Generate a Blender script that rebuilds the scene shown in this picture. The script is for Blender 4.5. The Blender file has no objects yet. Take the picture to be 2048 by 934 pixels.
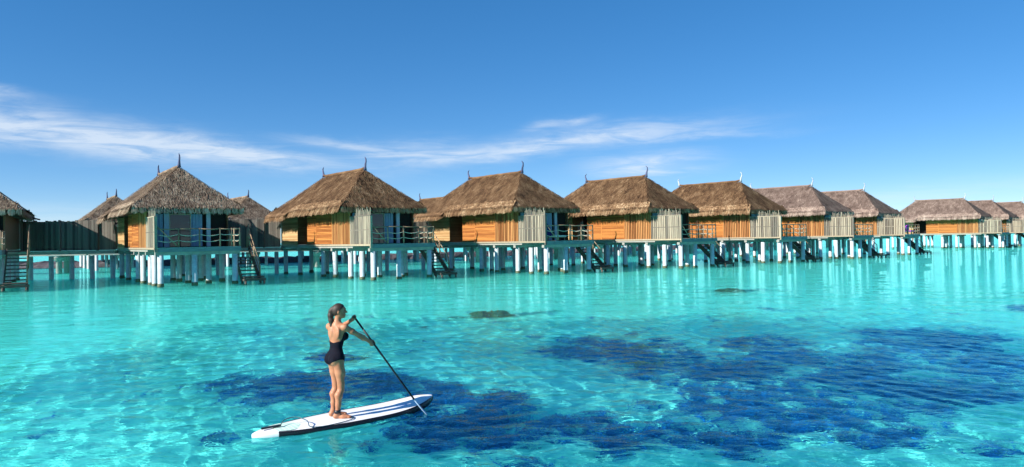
import bpy, math, random
import numpy as np
from mathutils import Matrix, Vector

sc = bpy.context.scene
col = sc.collection
R = math.radians

# ------------------------------------------------------------------ camera
cam = bpy.data.cameras.new('Camera')
cam_o = bpy.data.objects.new('Camera', cam)
col.objects.link(cam_o)
sc.camera = cam_o
cam.sensor_width = 36.0
cam.lens = 24.64
cam.clip_start = 0.1
cam.clip_end = 9000
CAM_H = 2.54
cam_o.matrix_world = (Matrix.Translation((0, 0, CAM_H)) @ Matrix.Rotation(R(90) + .008, 4, 'X')
                      @ Matrix.Rotation(-.016, 4, 'Z'))

# ------------------------------------------------------------------ world, sun, exposure
SUN_EL = R(30.5)
SUN_AZ = Vector((-.84, -.54)).normalized()          # horizontal direction towards the sun
world = bpy.data.worlds.new('World')
sc.world = world
world.use_nodes = True
SKY_STRENGTH = .15
sun = bpy.data.lights.new('sun', 'SUN')
sun.energy = 5.0
sun.angle = R(.5)
sun.color = (1, .95, .86)
sun_o = bpy.data.objects.new('sun', sun)
col.objects.link(sun_o)
sun_dir = Vector((SUN_AZ.x * math.cos(SUN_EL), SUN_AZ.y * math.cos(SUN_EL), math.sin(SUN_EL)))
sun_o.rotation_euler = sun_dir.to_track_quat('Z', 'Y').to_euler()
sun_o.location = (-40, -20, 60)
sun.cycles.is_caustics_light = True                 # sunlight is focused by the real waves onto the seabed
sc.view_settings.view_transform = 'Standard'
sc.view_settings.look = 'None'
sc.view_settings.gamma = 1
sc.view_settings.exposure = .86
sc.cycles.use_denoising = True
sc.cycles.max_bounces = 10
sc.cycles.transmission_bounces = 6
sc.cycles.sample_clamp_indirect = 6.0


class NT:
    """tiny expression helper for node trees"""
    def __init__(self, tree):
        self.t = tree

    def new(self, kind, **kw):
        n = self.t.nodes.new(kind)
        for k, v in kw.items():
            setattr(n, k, v)
        return n

    def put(self, sock, v):
        if isinstance(v, bpy.types.NodeSocket):
            self.t.links.new(v, sock)
        else:
            sock.default_value = v

    def math(self, op, a, b=None, c=None, clamp=False):
        n = self.new('ShaderNodeMath', operation=op, use_clamp=clamp)
        self.put(n.inputs[0], a)
        if b is not None:
            self.put(n.inputs[1], b)
        if c is not None:
            self.put(n.inputs[2], c)
        return n.outputs[0]

    def noise(self, vec, scale, detail=4, rough=.55, dist=0.):
        n = self.new('ShaderNodeTexNoise')
        if vec is not None:
            self.put(n.inputs['Vector'], vec)
        n.inputs['Scale'].default_value = scale
        n.inputs['Detail'].default_value = detail
        n.inputs['Roughness'].default_value = rough
        n.inputs['Distortion'].default_value = dist
        return n.outputs[0]

    def mapping(self, vec, scale=(1, 1, 1), rot=(0, 0, 0), loc=(0, 0, 0)):
        n = self.new('ShaderNodeMapping')
        self.put(n.inputs[0], vec)
        n.inputs['Scale'].default_value = scale
        n.inputs['Rotation'].default_value = rot
        n.inputs['Location'].default_value = loc
        return n.outputs[0]

    def ramp(self, fac, stops):
        n = self.new('ShaderNodeValToRGB')
        self.put(n.inputs[0], fac)
        e = n.color_ramp.elements
        while len(e) < len(stops):
            e.new(.5)
        for q, (p, c) in zip(e, stops):
            q.position = p
            q.color = (*c, 1) if len(c) == 3 else c
        return n.outputs[0]

    def mix(self, fac, a, b, mode='MIX'):
        n = self.new('ShaderNodeMix', data_type='RGBA', blend_type=mode)
        self.put(n.inputs[0], fac)
        self.put(n.inputs[6], a if isinstance(a, bpy.types.NodeSocket) else (*a, 1))
        self.put(n.inputs[7], b if isinstance(b, bpy.types.NodeSocket) else (*b, 1))
        return n.outputs[2]


# sky: physical sky plus thin cirrus streaks in direction space
w = NT(world.node_tree)
sky = w.new('ShaderNodeTexSky', sky_type='NISHITA', sun_disc=False)
sky.sun_elevation = SUN_EL
sky.sun_rotation = math.atan2(SUN_AZ.x, SUN_AZ.y)
sky.dust_density = 0.0
sky.air_density = .7
sky.ozone_density = 4.0
sky.altitude = 1500
bg = world.node_tree.nodes['Background']
tc = w.new('ShaderNodeTexCoord').outputs['Generated']
sep = w.new('ShaderNodeSeparateXYZ')
w.put(sep.inputs[0], tc)
u = w.math('ARCTAN2', sep.outputs[0], sep.outputs[1])
v = w.math('ARCSINE', sep.outputs[2])
uv = w.new('ShaderNodeCombineXYZ')
w.put(uv.inputs[0], u)
w.put(uv.inputs[1], v)
warp = w.noise(w.mapping(uv.outputs[0], (9, 30, 1)), 1.0, 5, .6)
wob = w.math('MULTIPLY_ADD', warp, .05, -.025)
fil = w.noise(w.mapping(uv.outputs[0], (10, 75, 1), (0, 0, .10)), 1.0, 7, .62, .8)
fil = w.math('MULTIPLY_ADD', fil, 4.2, -1.5, clamp=True)
total = None
#        azimuth elevation len  width tilt amp
streaks = [(-.66, .140, .13, .015, -.04, .85), (-.50, .128, .14, .015, -.10, .9), (-.34, .115, .12, .009, -.12, .8),
           (-.24, .133, .06, .005, -.10, .7), (-.12, .122, .10, .011, .0, .75), (.03, .128, .12, .008, .13, .8),
           (.18, .146, .13, .010, .04, .65), (.19, .099, .070, .012, .0, 1.1), (.050, .160, .030, .005, .15, .6), (.10, .164, .025, .004, .2, .55),
           (.27, .137, .09, .004, .0, .5), (-.66, .178, .05, .006, -.05, .7), (.52, .045, .16, .010, .05, .35),
           (-.55, .035, .20, .012, .0, .3), (1.3, .15, .3, .02, .1, .8), (2.2, .12, .35, .02, -.1, .8),
           (-1.3, .16, .3, .02, -.05, .9), (-2.2, .13, .35, .02, .1, .8), (3.0, .2, .3, .03, .0, .6), (-3.0, .1, .3, .02, .0, .7)]
for (u0, v0, lu, wv, tl, am) in streaks:
    du = w.math('SUBTRACT', u, u0)
    dv = w.math('SUBTRACT', w.math('SUBTRACT', w.math('ADD', v, w.math('MULTIPLY', wob, .6)), v0), w.math('MULTIPLY', du, tl))
    a = w.math('POWER', w.math('ABSOLUTE', w.math('DIVIDE', du, lu)), 2.0)
    b = w.math('POWER', w.math('ABSOLUTE', w.math('DIVIDE', dv, wv * 1.35)), 2.0)
    g = w.math('MULTIPLY', w.math('EXPONENT', w.math('MULTIPLY', w.math('ADD', a, b), -1.0)), am)
    total = g if total is None else w.math('ADD', total, g)
cl = w.math('MULTIPLY', total, w.math('MULTIPLY_ADD', fil, .68, .32), clamp=True)
cl = w.math('MULTIPLY', cl, .66)
hsv = w.new('ShaderNodeHueSaturation')
hsv.inputs['Hue'].default_value = .503
hsv.inputs['Saturation'].default_value = 1.52
gam = w.new('ShaderNodeGamma')
w.put(gam.inputs[0], sky.outputs[0])
gam.inputs[1].default_value = .65
w.put(hsv.inputs['Color'], gam.outputs[0])
lp = w.mix(cl, hsv.outputs[0], (3.3, 3.55, 3.8))
w.put(bg.inputs[0], lp)
bg.inputs[1].default_value = SKY_STRENGTH

# ------------------------------------------------------------------ helpers
rnd = random.Random(11)
nrng = np.random.default_rng(5)


def tag(o, label=None, cat=None, group=None, kind=None):
    if label: o['label'] = label
    if cat: o['category'] = cat
    if group: o['group'] = group
    if kind: o['kind'] = kind
    return o


def empty(name, loc=(0, 0, 0), rz=0.0, parent=None):
    o = bpy.data.objects.new(name, None)
    col.objects.link(o)
    o.location = loc
    o.rotation_euler = (0, 0, rz)
    o.parent = parent
    o.empty_display_size = .2
    return o


class MB:
    """collects polygons; build() links them as one mesh object"""
    def __init__(self):
        self.v = []
        self.f = []
        self.sm = []

    def add(self, vs, fs, smooth=False):
        n = len(self.v)
        self.v += [tuple(p) for p in vs]
        self.f += [tuple(i + n for i in q) for q in fs]
        self.sm += [smooth] * len(fs)
        return self

    def box(self, x0, x1, y0, y1, z0, z1):
        vs = [(x, y, z) for z in (z0, z1) for y in (y0, y1) for x in (x0, x1)]
        return self.add(vs, [(0, 2, 3, 1), (4, 5, 7, 6), (0, 1, 5, 4), (2, 6, 7, 3), (0, 4, 6, 2), (1, 3, 7, 5)])

    def bar(self, p, q, wx, wz, up=(0, 0, 1)):
        p, q = Vector(p), Vector(q)
        d = (q - p).normalized()
        s = d.cross(Vector(up))
        if s.length < 1e-4: s = d.cross(Vector((1, 0, 0)))
        s.normalize()
        t = s.cross(d)
        vs = []
        for c in (p, q):
            for a, b in ((-1, -1), (1, -1), (1, 1), (-1, 1)):
                vs.append(c + s * (a * wx / 2) + t * (b * wz / 2))
        return self.add(vs, [(0, 1, 2, 3), (7, 6, 5, 4), (0, 4, 5, 1), (1, 5, 6, 2), (2, 6, 7, 3), (3, 7, 4, 0)])

    def tube(self, pts, rad, n=8, cap=True):
        pts = [Vector(p) for p in pts]
        rad = rad if hasattr(rad, '__len__') else [rad] * len(pts)
        vs, fs = [], []
        ref = Vector((0.31, .17, .93))
        for i, p in enumerate(pts):
            d = (pts[min(i + 1, len(pts) - 1)] - pts[max(i - 1, 0)]).normalized()
            s = d.cross(ref)
            if s.length < 1e-3: s = d.cross(Vector((1, 0, 0)))
            s.normalize()
            t = s.cross(d)
            for k in range(n):
                a = 2 * math.pi * k / n
                vs.append(p + (s * math.cos(a) + t * math.sin(a)) * rad[i])
        for i in range(len(pts) - 1):
            for k in range(n):
                k2 = (k + 1) % n
                fs.append((i * n + k, i * n + k2, i * n + n + k2, i * n + n + k))
        self.add(vs, fs, True)
        if cap:
            m = len(pts) - 1
            base = len(self.v) - len(vs)
            self.f += [tuple(base + k for k in range(n))[::-1], tuple(base + m * n + k for k in range(n))]
            self.sm += [False, False]
        return self

    def lathe(self, prof, n=14, c=(0, 0)):
        vs, fs = [], []
        for r_, z in prof:
            for k in range(n):
                a = 2 * math.pi * k / n
                vs.append((c[0] + r_ * math.cos(a), c[1] + r_ * math.sin(a), z))
        for i in range(len(prof) - 1):
            for k in range(n):
                k2 = (k + 1) % n
                fs.append((i * n + k, i * n + k2, i * n + n + k2, i * n + n + k))
        self.add(vs, fs, True)
        m = (len(prof) - 1) * n
        base = len(self.v) - len(vs)
        self.f.append(tuple(base + m + k for k in range(n)))
        self.sm.append(False)
        return self

    def mesh(self, name, mat=None):
        me = bpy.data.meshes.new(name)
        me.from_pydata([tuple(p) for p in self.v], [], self.f)
        me.polygons.foreach_set('use_smooth', self.sm)
        if mat: me.materials.append(mat)
        me.update()
        return me

    def build(self, name, mat=None, parent=None):
        return link(name, self.mesh(name, mat), parent)


def link(name, me, parent=None, loc=(0, 0, 0), rot=(0, 0, 0), scale=None):
    o = bpy.data.objects.new(name, me)
    col.objects.link(o)
    o.parent = parent
    o.location = loc
    o.rotation_euler = rot
    if scale: o.scale = scale
    return o


def np_mesh(name, verts, quads, mat=None, smooth=False, attr=None):
    me = bpy.data.meshes.new(name)
    k = quads.shape[1]
    me.vertices.add(len(verts))
    me.vertices.foreach_set('co', np.ascontiguousarray(verts, 'f').ravel())
    me.loops.add(quads.size)
    me.loops.foreach_set('vertex_index', np.ascontiguousarray(quads, 'i').ravel())
    me.polygons.add(len(quads))
    me.polygons.foreach_set('loop_start', np.arange(0, quads.size, k, dtype='i'))
    if attr is not None:
        a = me.attributes.new('shade', 'FLOAT', 'POINT')
        a.data.foreach_set('value', np.ascontiguousarray(attr, 'f'))
    me.update(calc_edges=True)
    me.polygons.foreach_set('use_smooth', np.full(len(quads), smooth))
    if mat: me.materials.append(mat)
    return me


def copy_tree(o, parent=None):
    c = o.copy()
    col.objects.link(c)
    c.parent = parent
    for ch in o.children:
        copy_tree(ch, c)
    return c


# ------------------------------------------------------------------ materials
def material(name):
    m = bpy.data.materials.new(name)
    m.use_nodes = True
    n = NT(m.node_tree)
    return m, n, m.node_tree.nodes['Principled BSDF']


def wood(name, c0, c1, scale=(1, 1, 1), rough=.75, spread=.5, bump=.3, nscale=6.0):
    """weathered timber: grain noise plus a tone of its own for each piece"""
    m, n, p = material(name)
    tcn = n.new('ShaderNodeTexCoord').outputs['Object']
    oi = n.new('ShaderNodeObjectInfo')
    vec = n.new('ShaderNodeVectorMath', operation='ADD')
    n.put(vec.inputs[0], n.mapping(tcn, scale))
    n.put(vec.inputs[1], n.math('MULTIPLY', oi.outputs['Random'], 40.0))
    g = n.noise(vec.outputs[0], nscale, 5, .6)
    f = n.math('ADD', n.math('MULTIPLY', n.math('SUBTRACT', g, .5), 1.6), n.math('MULTIPLY_ADD', n.math('SUBTRACT', oi.outputs['Random'], .5), spread * 1.6, .5), clamp=True)
    c = n.ramp(f, [(0, c0), (1, c1)])
    n.put(p.inputs['Base Color'], c)
    p.inputs['Roughness'].default_value = rough
    p.inputs['Specular IOR Level'].default_value = .25
    b = n.new('ShaderNodeBump')
    b.inputs['Strength'].default_value = bump
    b.inputs['Distance'].default_value = .02
    n.put(b.inputs['Height'], g)
    n.put(p.inputs['Normal'], b.outputs[0])
    return m


def plain(name, c, rough=.6, spec=.3, var=.0, vs=5.0, bump=0.0):
    m, n, p = material(name)
    if var:
        tcn = n.new('ShaderNodeTexCoord').outputs['Object']
        g = n.noise(tcn, vs, 5, .6)
        lo = tuple(x * (1 - var) for x in c)
        hi = tuple(min(1, x * (1 + var)) for x in c)
        n.put(p.inputs['Base Color'], n.ramp(g, [(.25, lo), (.75, hi)]))
        if bump:
            b = n.new('ShaderNodeBump')
            b.inputs['Strength'].default_value = bump
            b.inputs['Distance'].default_value = .02
            n.put(b.inputs['Height'], g)
            n.put(p.inputs['Normal'], b.outputs[0])
    else:
        p.inputs['Base Color'].default_value = (*c, 1)
    p.inputs['Roughness'].default_value = rough
    p.inputs['Specular IOR Level'].default_value = spec
    return m


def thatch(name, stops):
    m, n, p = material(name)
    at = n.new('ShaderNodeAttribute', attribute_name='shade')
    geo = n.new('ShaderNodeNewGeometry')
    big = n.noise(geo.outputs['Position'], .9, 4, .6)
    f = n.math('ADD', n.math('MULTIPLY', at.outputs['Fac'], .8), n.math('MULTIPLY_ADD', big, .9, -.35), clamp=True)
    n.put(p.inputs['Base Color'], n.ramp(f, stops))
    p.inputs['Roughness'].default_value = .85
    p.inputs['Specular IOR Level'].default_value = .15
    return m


TH = {
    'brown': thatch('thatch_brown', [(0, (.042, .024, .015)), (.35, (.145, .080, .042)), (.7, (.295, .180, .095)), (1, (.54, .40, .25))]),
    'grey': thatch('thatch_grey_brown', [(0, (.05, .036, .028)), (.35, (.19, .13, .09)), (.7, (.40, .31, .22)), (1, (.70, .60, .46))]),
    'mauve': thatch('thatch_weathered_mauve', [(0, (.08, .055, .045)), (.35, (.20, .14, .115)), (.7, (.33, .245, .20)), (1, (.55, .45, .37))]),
}
M = {
    'fin': wood('weathered_batten', (.13, .115, .095), (.36, .305, .225), (1, 1, .15), spread=.9),
    'orange_v': wood('orange_batten', (.29, .11, .035), (.52, .24, .085), (1, 1, .15), spread=.9),
    'slat': wood('orange_slat', (.36, .12, .03), (.60, .235, .06), (1, .12, 1), spread=.8),
    'bamboo': wood('pale_bamboo_slat', (.42, .24, .10), (.64, .41, .20), (1, .12, 1), spread=.8),
    'backing': plain('dark_backing_board', (.11, .055, .025), .9, .1, .4),
    'brownwall': wood('brown_alcove_board', (.10, .05, .02), (.17, .09, .04), (1, 1, .2)),
    'frame': wood('pale_trim_wood', (.26, .21, .15), (.44, .36, .25), (1, 1, .2), spread=.4),
    'deckw': wood('grey_deck_timber', (.12, .16, .17), (.20, .24, .25), (.3, .3, 1), spread=.5),
    'rail': wood('brown_rail_pole', (.20, .13, .08), (.36, .26, .17), (1, 1, 1), spread=.6),
    'rope': plain('pale_rope', (.55, .47, .36), .9, .1),
    'stair': wood('dark_stair_timber', (.05, .04, .035), (.13, .10, .08), (1, 1, 1), spread=.5),
    'post': plain('painted_concrete_post', (.48, .55, .58), .6, .3, .25, 3.0, .15),
    'band': plain('algae_tide_band', (.10, .11, .06), .6, .4, .6, 14.0, .8),
    'conc': plain('grey_concrete', (.30, .30, .27), .85, .2, .22, 2.5, .3),
    'fence': wood('grey_fence_plank', (.08, .07, .06), (.19, .165, .14), (1, 1, .15), spread=.9),
    'wallw': plain('pale_plaster', (.34, .42, .48), .8, .2, .08, 2.0),
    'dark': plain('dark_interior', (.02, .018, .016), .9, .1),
    'finial': wood('blue_finial', (.05, .06, .12), (.10, .11, .20), spread=.5),
    'finial_pale': wood('pale_finial', (.3, .34, .40), (.45, .48, .52), spread=.5),
    'curtain': plain('pale_blue_curtain', (.20, .30, .40), .9, .1, .1, 3.0),
}
mg, ng, pg = material('door_glass')
pg.inputs['Base Color'].default_value = (.02, .03, .035, 1)
pg.inputs['Roughness'].default_value = .05
pg.inputs['Specular IOR Level'].default_value = .6
M['glass'] = mg

# ------------------------------------------------------------------ layout: front row (x, y, heading) fitted from the photograph
VILLAS = [(-34.2, 38.6, .550), (-21.25, 41.74, .640), (-9.17, 45.49, .683), (2.37, 49.77, .685), (13.35, 55.32, .701),
          (24.0, 62.6, .712), (34.37, 70.56, .720), (44.63, 79.74, .719), (73.88, 105.8, .753), (83.98, 113.97, .753), (94.9, 122.1, .753)]
W, O, RF, Q1, Q2, Q3 = 4.945, .964, 2.368, 5.417, 12.399, 15.393
ZB, ZD, ZR, ZE, ZL, RW = 2.089, 2.37, 7.80, 4.70, 5.24, 6.778


def vpt(i, a, b, z=0.0):
    x, y, t = VILLAS[i]
    return Vector((x + a * math.cos(t) - b * math.sin(t), y + a * math.sin(t) + b * math.cos(t), z))


# ------------------------------------------------------------------ seabed
DEPTH = 1.6


def axis(a, b, h, growth, lim):
    vv = list(np.arange(a, b, h))
    s = h
    while vv[-1] < lim:
        s *= growth
        vv.append(vv[-1] + s)
    return vv


def vnoise(x, y, seed=0):
    """smooth value noise for layout"""
    xi = np.floor(x).astype(np.int64)
    yi = np.floor(y).astype(np.int64)
    fx = x - xi
    fy = y - yi
    fx = fx * fx * (3 - 2 * fx)
    fy = fy * fy * (3 - 2 * fy)

    def h(a, b):
        n = (a * 374761393 + b * 668265263 + seed * 1442695041) & 0x7fffffff
        n = ((n ^ (n >> 13)) * 1274126177) & 0x7fffffff
        return ((n ^ (n >> 16)) & 0xffff) / 65535.0
    return (h(xi, yi) * (1 - fx) + h(xi + 1, yi) * fx) * (1 - fy) + (h(xi, yi + 1) * (1 - fx) + h(xi + 1, yi + 1) * fx) * fy


def fbm(x, y, seed=0, oct=4):
    s = 0
    a = .5
    for k in range(oct):
        s = s + a * vnoise(x * 2 ** k, y * 2 ** k, seed + k * 17)
        a *= .5
    return s / .9375


sx = axis(0, 30, .25, 1.15, 5000)
sx = np.array([-q for q in sx[:0:-1]] + sx)
sy = np.array([-300, -60, -20, -5] + axis(0, 45, .25, 1.15, 5000))
SX, SY = np.meshgrid(sx, sy)
SZ = -DEPTH + (fbm(SX * .35, SY * .35, 3) - .5) * .22 * (np.hypot(SX, SY - 15) < 60)
idx = np.arange(SX.size).reshape(SX.shape)
quads = np.stack([idx[:-1, :-1], idx[:-1, 1:], idx[1:, 1:], idx[1:, :-1]], -1).reshape(-1, 4)
ms, n, p = material('coral_sand')
geo = n.new('ShaderNodeNewGeometry').outputs['Position']
g1 = n.noise(geo, .12, 5, .6)
g2 = n.noise(geo, 1.3, 5, .65)
c = n.mix(n.math('MULTIPLY_ADD', g1, 2.4, -.7, clamp=True), (.74, .80, .68), (.90, .89, .84))
c = n.mix(n.math('MULTIPLY_ADD', g2, 1.8, -.75, clamp=True), c, (.62, .67, .58))
n.put(p.inputs['Base Color'], c)
p.inputs['Roughness'].default_value = 1
p.inputs['Specular IOR Level'].default_value = 0
o = link('seabed', np_mesh('seabed', np.stack([SX, SY, SZ], -1).reshape(-1, 3), quads, ms, True))
tag(o, kind='structure')
o.cycles.is_caustics_receiver = True

# ------------------------------------------------------------------ water: one sheet of real waves out to the horizon
PADDLE_IN = Vector((-1.33, 10.32, 0))
BT, BN = Vector((-3.44, 9.20)), Vector((-1.30, 10.97))        # board tail and nose
xs = axis(0, 11.5, .05, 1.05, 5000)
xs = np.array([-q for q in xs[:0:-1]] + xs)
lo = [5.5]
s = .065
while lo[-1] > -200:
    s *= 1.12
    lo.append(lo[-1] - s)
ys = np.array(lo[:0:-1] + axis(5.5, 22, .045, 1.035, 5000))
X, Y = np.meshgrid(xs, ys)
spc = np.maximum(np.gradient(xs)[None, :] + 0 * X, np.gradient(ys)[:, None] + 0 * X)
wx = X + .22 * np.sin(.8 * Y + .5 * X) + .3 * (fbm(X * .5, Y * .5, 8, 2) - .5)
wy = Y + .22 * np.sin(.7 * X - .4 * Y) + .3 * (fbm(X * .5 + 40, Y * .5, 9, 2) - .5)
Z = np.zeros_like(X)
for i in range(84):
    lam = float(np.exp(nrng.uniform(math.log(.18), math.log(2.6))))
    ang = nrng.normal(1.15, .75)
    amp = .00096 * lam ** 1.15 * (1 + 1.9 * math.exp(-((lam - .42) / .22) ** 2)) * (.42 if lam > 1.0 else 1)
    fade = np.clip((lam / 3.2 - spc) / (lam / 7), 0, 1)
    Z += fade * amp * np.sin(2 * math.pi / lam * (wx * math.cos(ang) + wy * math.sin(ang)) + nrng.uniform(0, 6.28))
Z *= .75 + .7 * fbm(X * .13, Y * .13, 21, 3)
# rings where the paddle breaks the surface, and a little wake along the board
rr = np.hypot(X - PADDLE_IN.x, Y - PADDLE_IN.y)
Z += .016 * np.exp(-rr / .30) * np.sin(rr * 26) * (rr < 1.6)
bu = (BN - BT).normalized()
along = (X - BT.x) * bu.x + (Y - BT.y) * bu.y
side = np.abs((X - BT.x) * -bu.y + (Y - BT.y) * bu.x)
wk = np.clip((along + .2) / .6, 0, 1) * np.clip((2.9 - along) / .5, 0, 1)
Z += .010 * wk * np.exp(-np.abs(side - .40) / .35) * np.sin((side - .3) * 22)
Z *= np.clip((140 - Y) / 60, 0, 1)
idx = np.arange(X.size).reshape(X.shape)
quads = np.stack([idx[:-1, :-1], idx[:-1, 1:], idx[1:, 1:], idx[1:, :-1]], -1).reshape(-1, 4)
mw = bpy.data.materials.new('lagoon_water')
mw.use_nodes = True
n = NT(mw.node_tree)
mw.node_tree.nodes.clear()
out = n.new('ShaderNodeOutputMaterial')
gl = n.new('ShaderNodeBsdfGlass')
gl.inputs['IOR'].default_value = 1.33
gl.inputs['Roughness'].default_value = 0
gl.inputs['Color'].default_value = (.38, 1.0, 1.0, 1)
geo = n.new('ShaderNodeNewGeometry').outputs['Position']
h1 = n.noise(n.mapping(geo, (1.0, 1.5, 1), (0, 0, .25)), 1.7, 5, .6)
h2 = n.noise(n.mapping(geo, (1.0, 1.7, 1), (0, 0, -.2)), 4.5, 3, .5)
dist = n.new('ShaderNodeVectorMath', operation='LENGTH')
n.put(dist.inputs[0], geo)
far = n.math('MULTIPLY_ADD', dist.outputs['Value'], .04, -.75, clamp=True)
h0 = n.noise(n.mapping(geo, (.45, 1.3, 1), (0, 0, .12)), .55, 4, .6)
hh = n.math('ADD', n.math('ADD', n.math('MULTIPLY', h0, n.math('MULTIPLY', far, .34)), n.math('MULTIPLY', h1, n.math('MULTIPLY', far, .11))), n.math('MULTIPLY', h2, n.math('MULTIPLY_ADD', far, .02, .014)))
bp = n.new('ShaderNodeBump')
bp.inputs['Strength'].default_value = 1
bp.inputs['Distance'].default_value = 1
n.put(bp.inputs['Height'], hh)
n.put(gl.inputs['Normal'], bp.outputs[0])
mw.node_tree.links.new(gl.outputs[0], out.inputs[0])
water = link('water', np_mesh('water', np.stack([X, Y, Z], -1).reshape(-1, 3), quads, mw, True))
tag(water, kind='structure')
water.cycles.is_caustics_caster = True

# ------------------------------------------------------------------ seagrass meadow and corals on the seabed
ELL = [(560, 775, 165, 32), (720, 765, 175, 30), (660, 714, 60, 11), (870, 795, 80, 35), (900, 845, 165, 45), (850, 885, 130, 30),
       (1000, 880, 80, 30), (1180, 850, 115, 35), (1240, 882, 110, 28), (1330, 862, 70, 40), (1220, 695, 155, 25),
       (1330, 722, 130, 35), (1430, 748, 130, 32), (1520, 690, 120, 18), (1560, 720, 170, 40), (1700, 745, 190, 55),
       (1500, 795, 210, 55), (1660, 830, 230, 52), (1850, 680, 190, 26), (1960, 722, 150, 34), (1790, 850, 160, 45),
       (1450, 880, 130, 32), (1980, 785, 110, 26), (1960, 900, 90, 20), (1050, 925, 90, 16), (2035, 615, 30, 7), (1860, 790, 130, 50), (1010, 800, 60, 25)]
HOLE = [(1185, 778, 140, 26), (1610, 742, 75, 14), (1010, 740, 130, 30), (1100, 905, 60, 22), (1960, 850, 90, 22), (1750, 915, 260, 24)]
LENS = 24.64 / 36 * 2048


def seabed_to_px(x, y, z):
    """pixel in the photograph of a seabed spot seen through flat water"""
    dist_ = np.hypot(x, y)
    d = -z
    t = dist_ * CAM_H / (CAM_H + d)
    lo_, hi_ = np.zeros_like(dist_), dist_.copy()
    for _ in range(40):
        t = (lo_ + hi_) / 2
        s1 = t / np.hypot(t, CAM_H)
        s2 = (dist_ - t) / np.hypot(dist_ - t, d)
        big = s1 > 1.33 * s2
        hi_ = np.where(big, t, hi_)
        lo_ = np.where(big, lo_, t)
    k = t / dist_
    px, py = x * k, y * k
    c_, s_ = math.cos(.008), math.sin(.008)
    dd = py * c_ - CAM_H * s_
    vv = -py * s_ - CAM_H * c_
    ix, iy = px / dd * LENS, -vv / dd * LENS
    cr, sr = math.cos(-.016), math.sin(-.016)
    return 1024 + ix * cr - iy * sr, 467 + ix * sr + iy * cr


def meadow_mask(x, y):
    px, py = seabed_to_px(x, y, np.full_like(x, -DEPTH + .12))
    m = np.zeros_like(x)
    for cx, cy, rx, ry in ELL:
        m = np.maximum(m, 1.35 - np.sqrt(((px - cx) / rx) ** 2 + ((py - cy) / ry) ** 2) * 1.05)
    for cx, cy, rx, ry in HOLE:
        m -= .55 * np.clip(1.2 - ((px - cx) / rx) ** 2 - ((py - cy) / ry) ** 2, 0, 1)
    return m + (fbm(x * 1.5, y * 1.5, 31, 4) - .5) * 1.5 - .30


mgm, n, p = material('seagrass')
at = n.new('ShaderNodeAttribute', attribute_name='shade')
geo = n.new('ShaderNodeNewGeometry').outputs['Position']
f = n.math('ADD', n.math('MULTIPLY', at.outputs['Fac'], .45), n.math('MULTIPLY_ADD', n.noise(geo, 2.2, 4, .6), 1.1, -.3), clamp=True)
n.put(p.inputs['Base Color'], n.ramp(f, [(0, (.008, .060, .28)), (.55, (.014, .14, .50)), (1, (.06, .24, .40))]))
p.inputs['Roughness'].default_value = .9
p.inputs['Specular IOR Level'].default_value = .0
NB = 330000
bx = nrng.uniform(-9, 30, NB)
by = nrng.uniform(7.0, 27, NB)
keep = meadow_mask(bx, by) > nrng.uniform(-.06, .80, NB)
keep &= (np.abs(bx) < by * .80 + 1.5) & (fbm(bx * 3.1, by * 3.1, 77, 2) > nrng.uniform(.22, .44, NB))
bx, by = bx[keep], by[keep]
nb = len(bx)
ht = nrng.uniform(.10, .26, nb)
wd = nrng.uniform(.022, .05, nb)
an = nrng.uniform(0, math.pi, nb)
lean = nrng.normal(0, .10, (nb, 2)) + np.array([.05, .03])
bz = -DEPTH + (fbm(bx * .35, by * .35, 3) - .5) * .22 - .01
ca, sa = np.cos(an) * wd, np.sin(an) * wd
v0 = np.stack([bx - ca, by - sa, bz], -1)
v1 = np.stack([bx + ca, by + sa, bz], -1)
v2 = np.stack([bx + lean[:, 0] + ca * .5, by + lean[:, 1] + sa * .5, bz + ht], -1)
v3 = np.stack([bx + lean[:, 0] - ca * .5, by + lean[:, 1] - sa * .5, bz + ht * .97], -1)
vv = np.stack([v0, v1, v2, v3], 1).reshape(-1, 3)
qq = np.arange(nb * 4).reshape(-1, 4)
sg = link('seagrass', np_mesh('seagrass', vv, qq, mgm, False, np.repeat(nrng.uniform(0, 1, nb), 4)))
tag(sg, 'dark blue seagrass meadow on the sand under the clear water', 'seagrass', kind='stuff')
sg.cycles.is_caustics_receiver = True


def px_to_seabed(px, py):
    """search the seabed spot that shows at a pixel"""
    gx, gy = np.meshgrid(np.linspace(-20, 32, 261), np.linspace(6, 45, 261))
    a_, b_ = seabed_to_px(gx, gy, np.full_like(gx, -DEPTH + .2))
    k = np.argmin((a_ - px) ** 2 + (b_ - py) ** 2 * 9)
    return float(gx.ravel()[k]), float(gy.ravel()[k])


mcoral, n, p = material('brown_coral')
geo = n.new('ShaderNodeNewGeometry').outputs['Position']
n.put(p.inputs['Base Color'], n.ramp(n.noise(geo, 6, 5, .7), [(.3, (.10, .07, .035)), (.55, (.32, .18, .09)), (.8, (.50, .32, .17))]))
p.inputs['Roughness'].default_value = .95
p.inputs['Specular IOR Level'].default_value = 0


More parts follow.
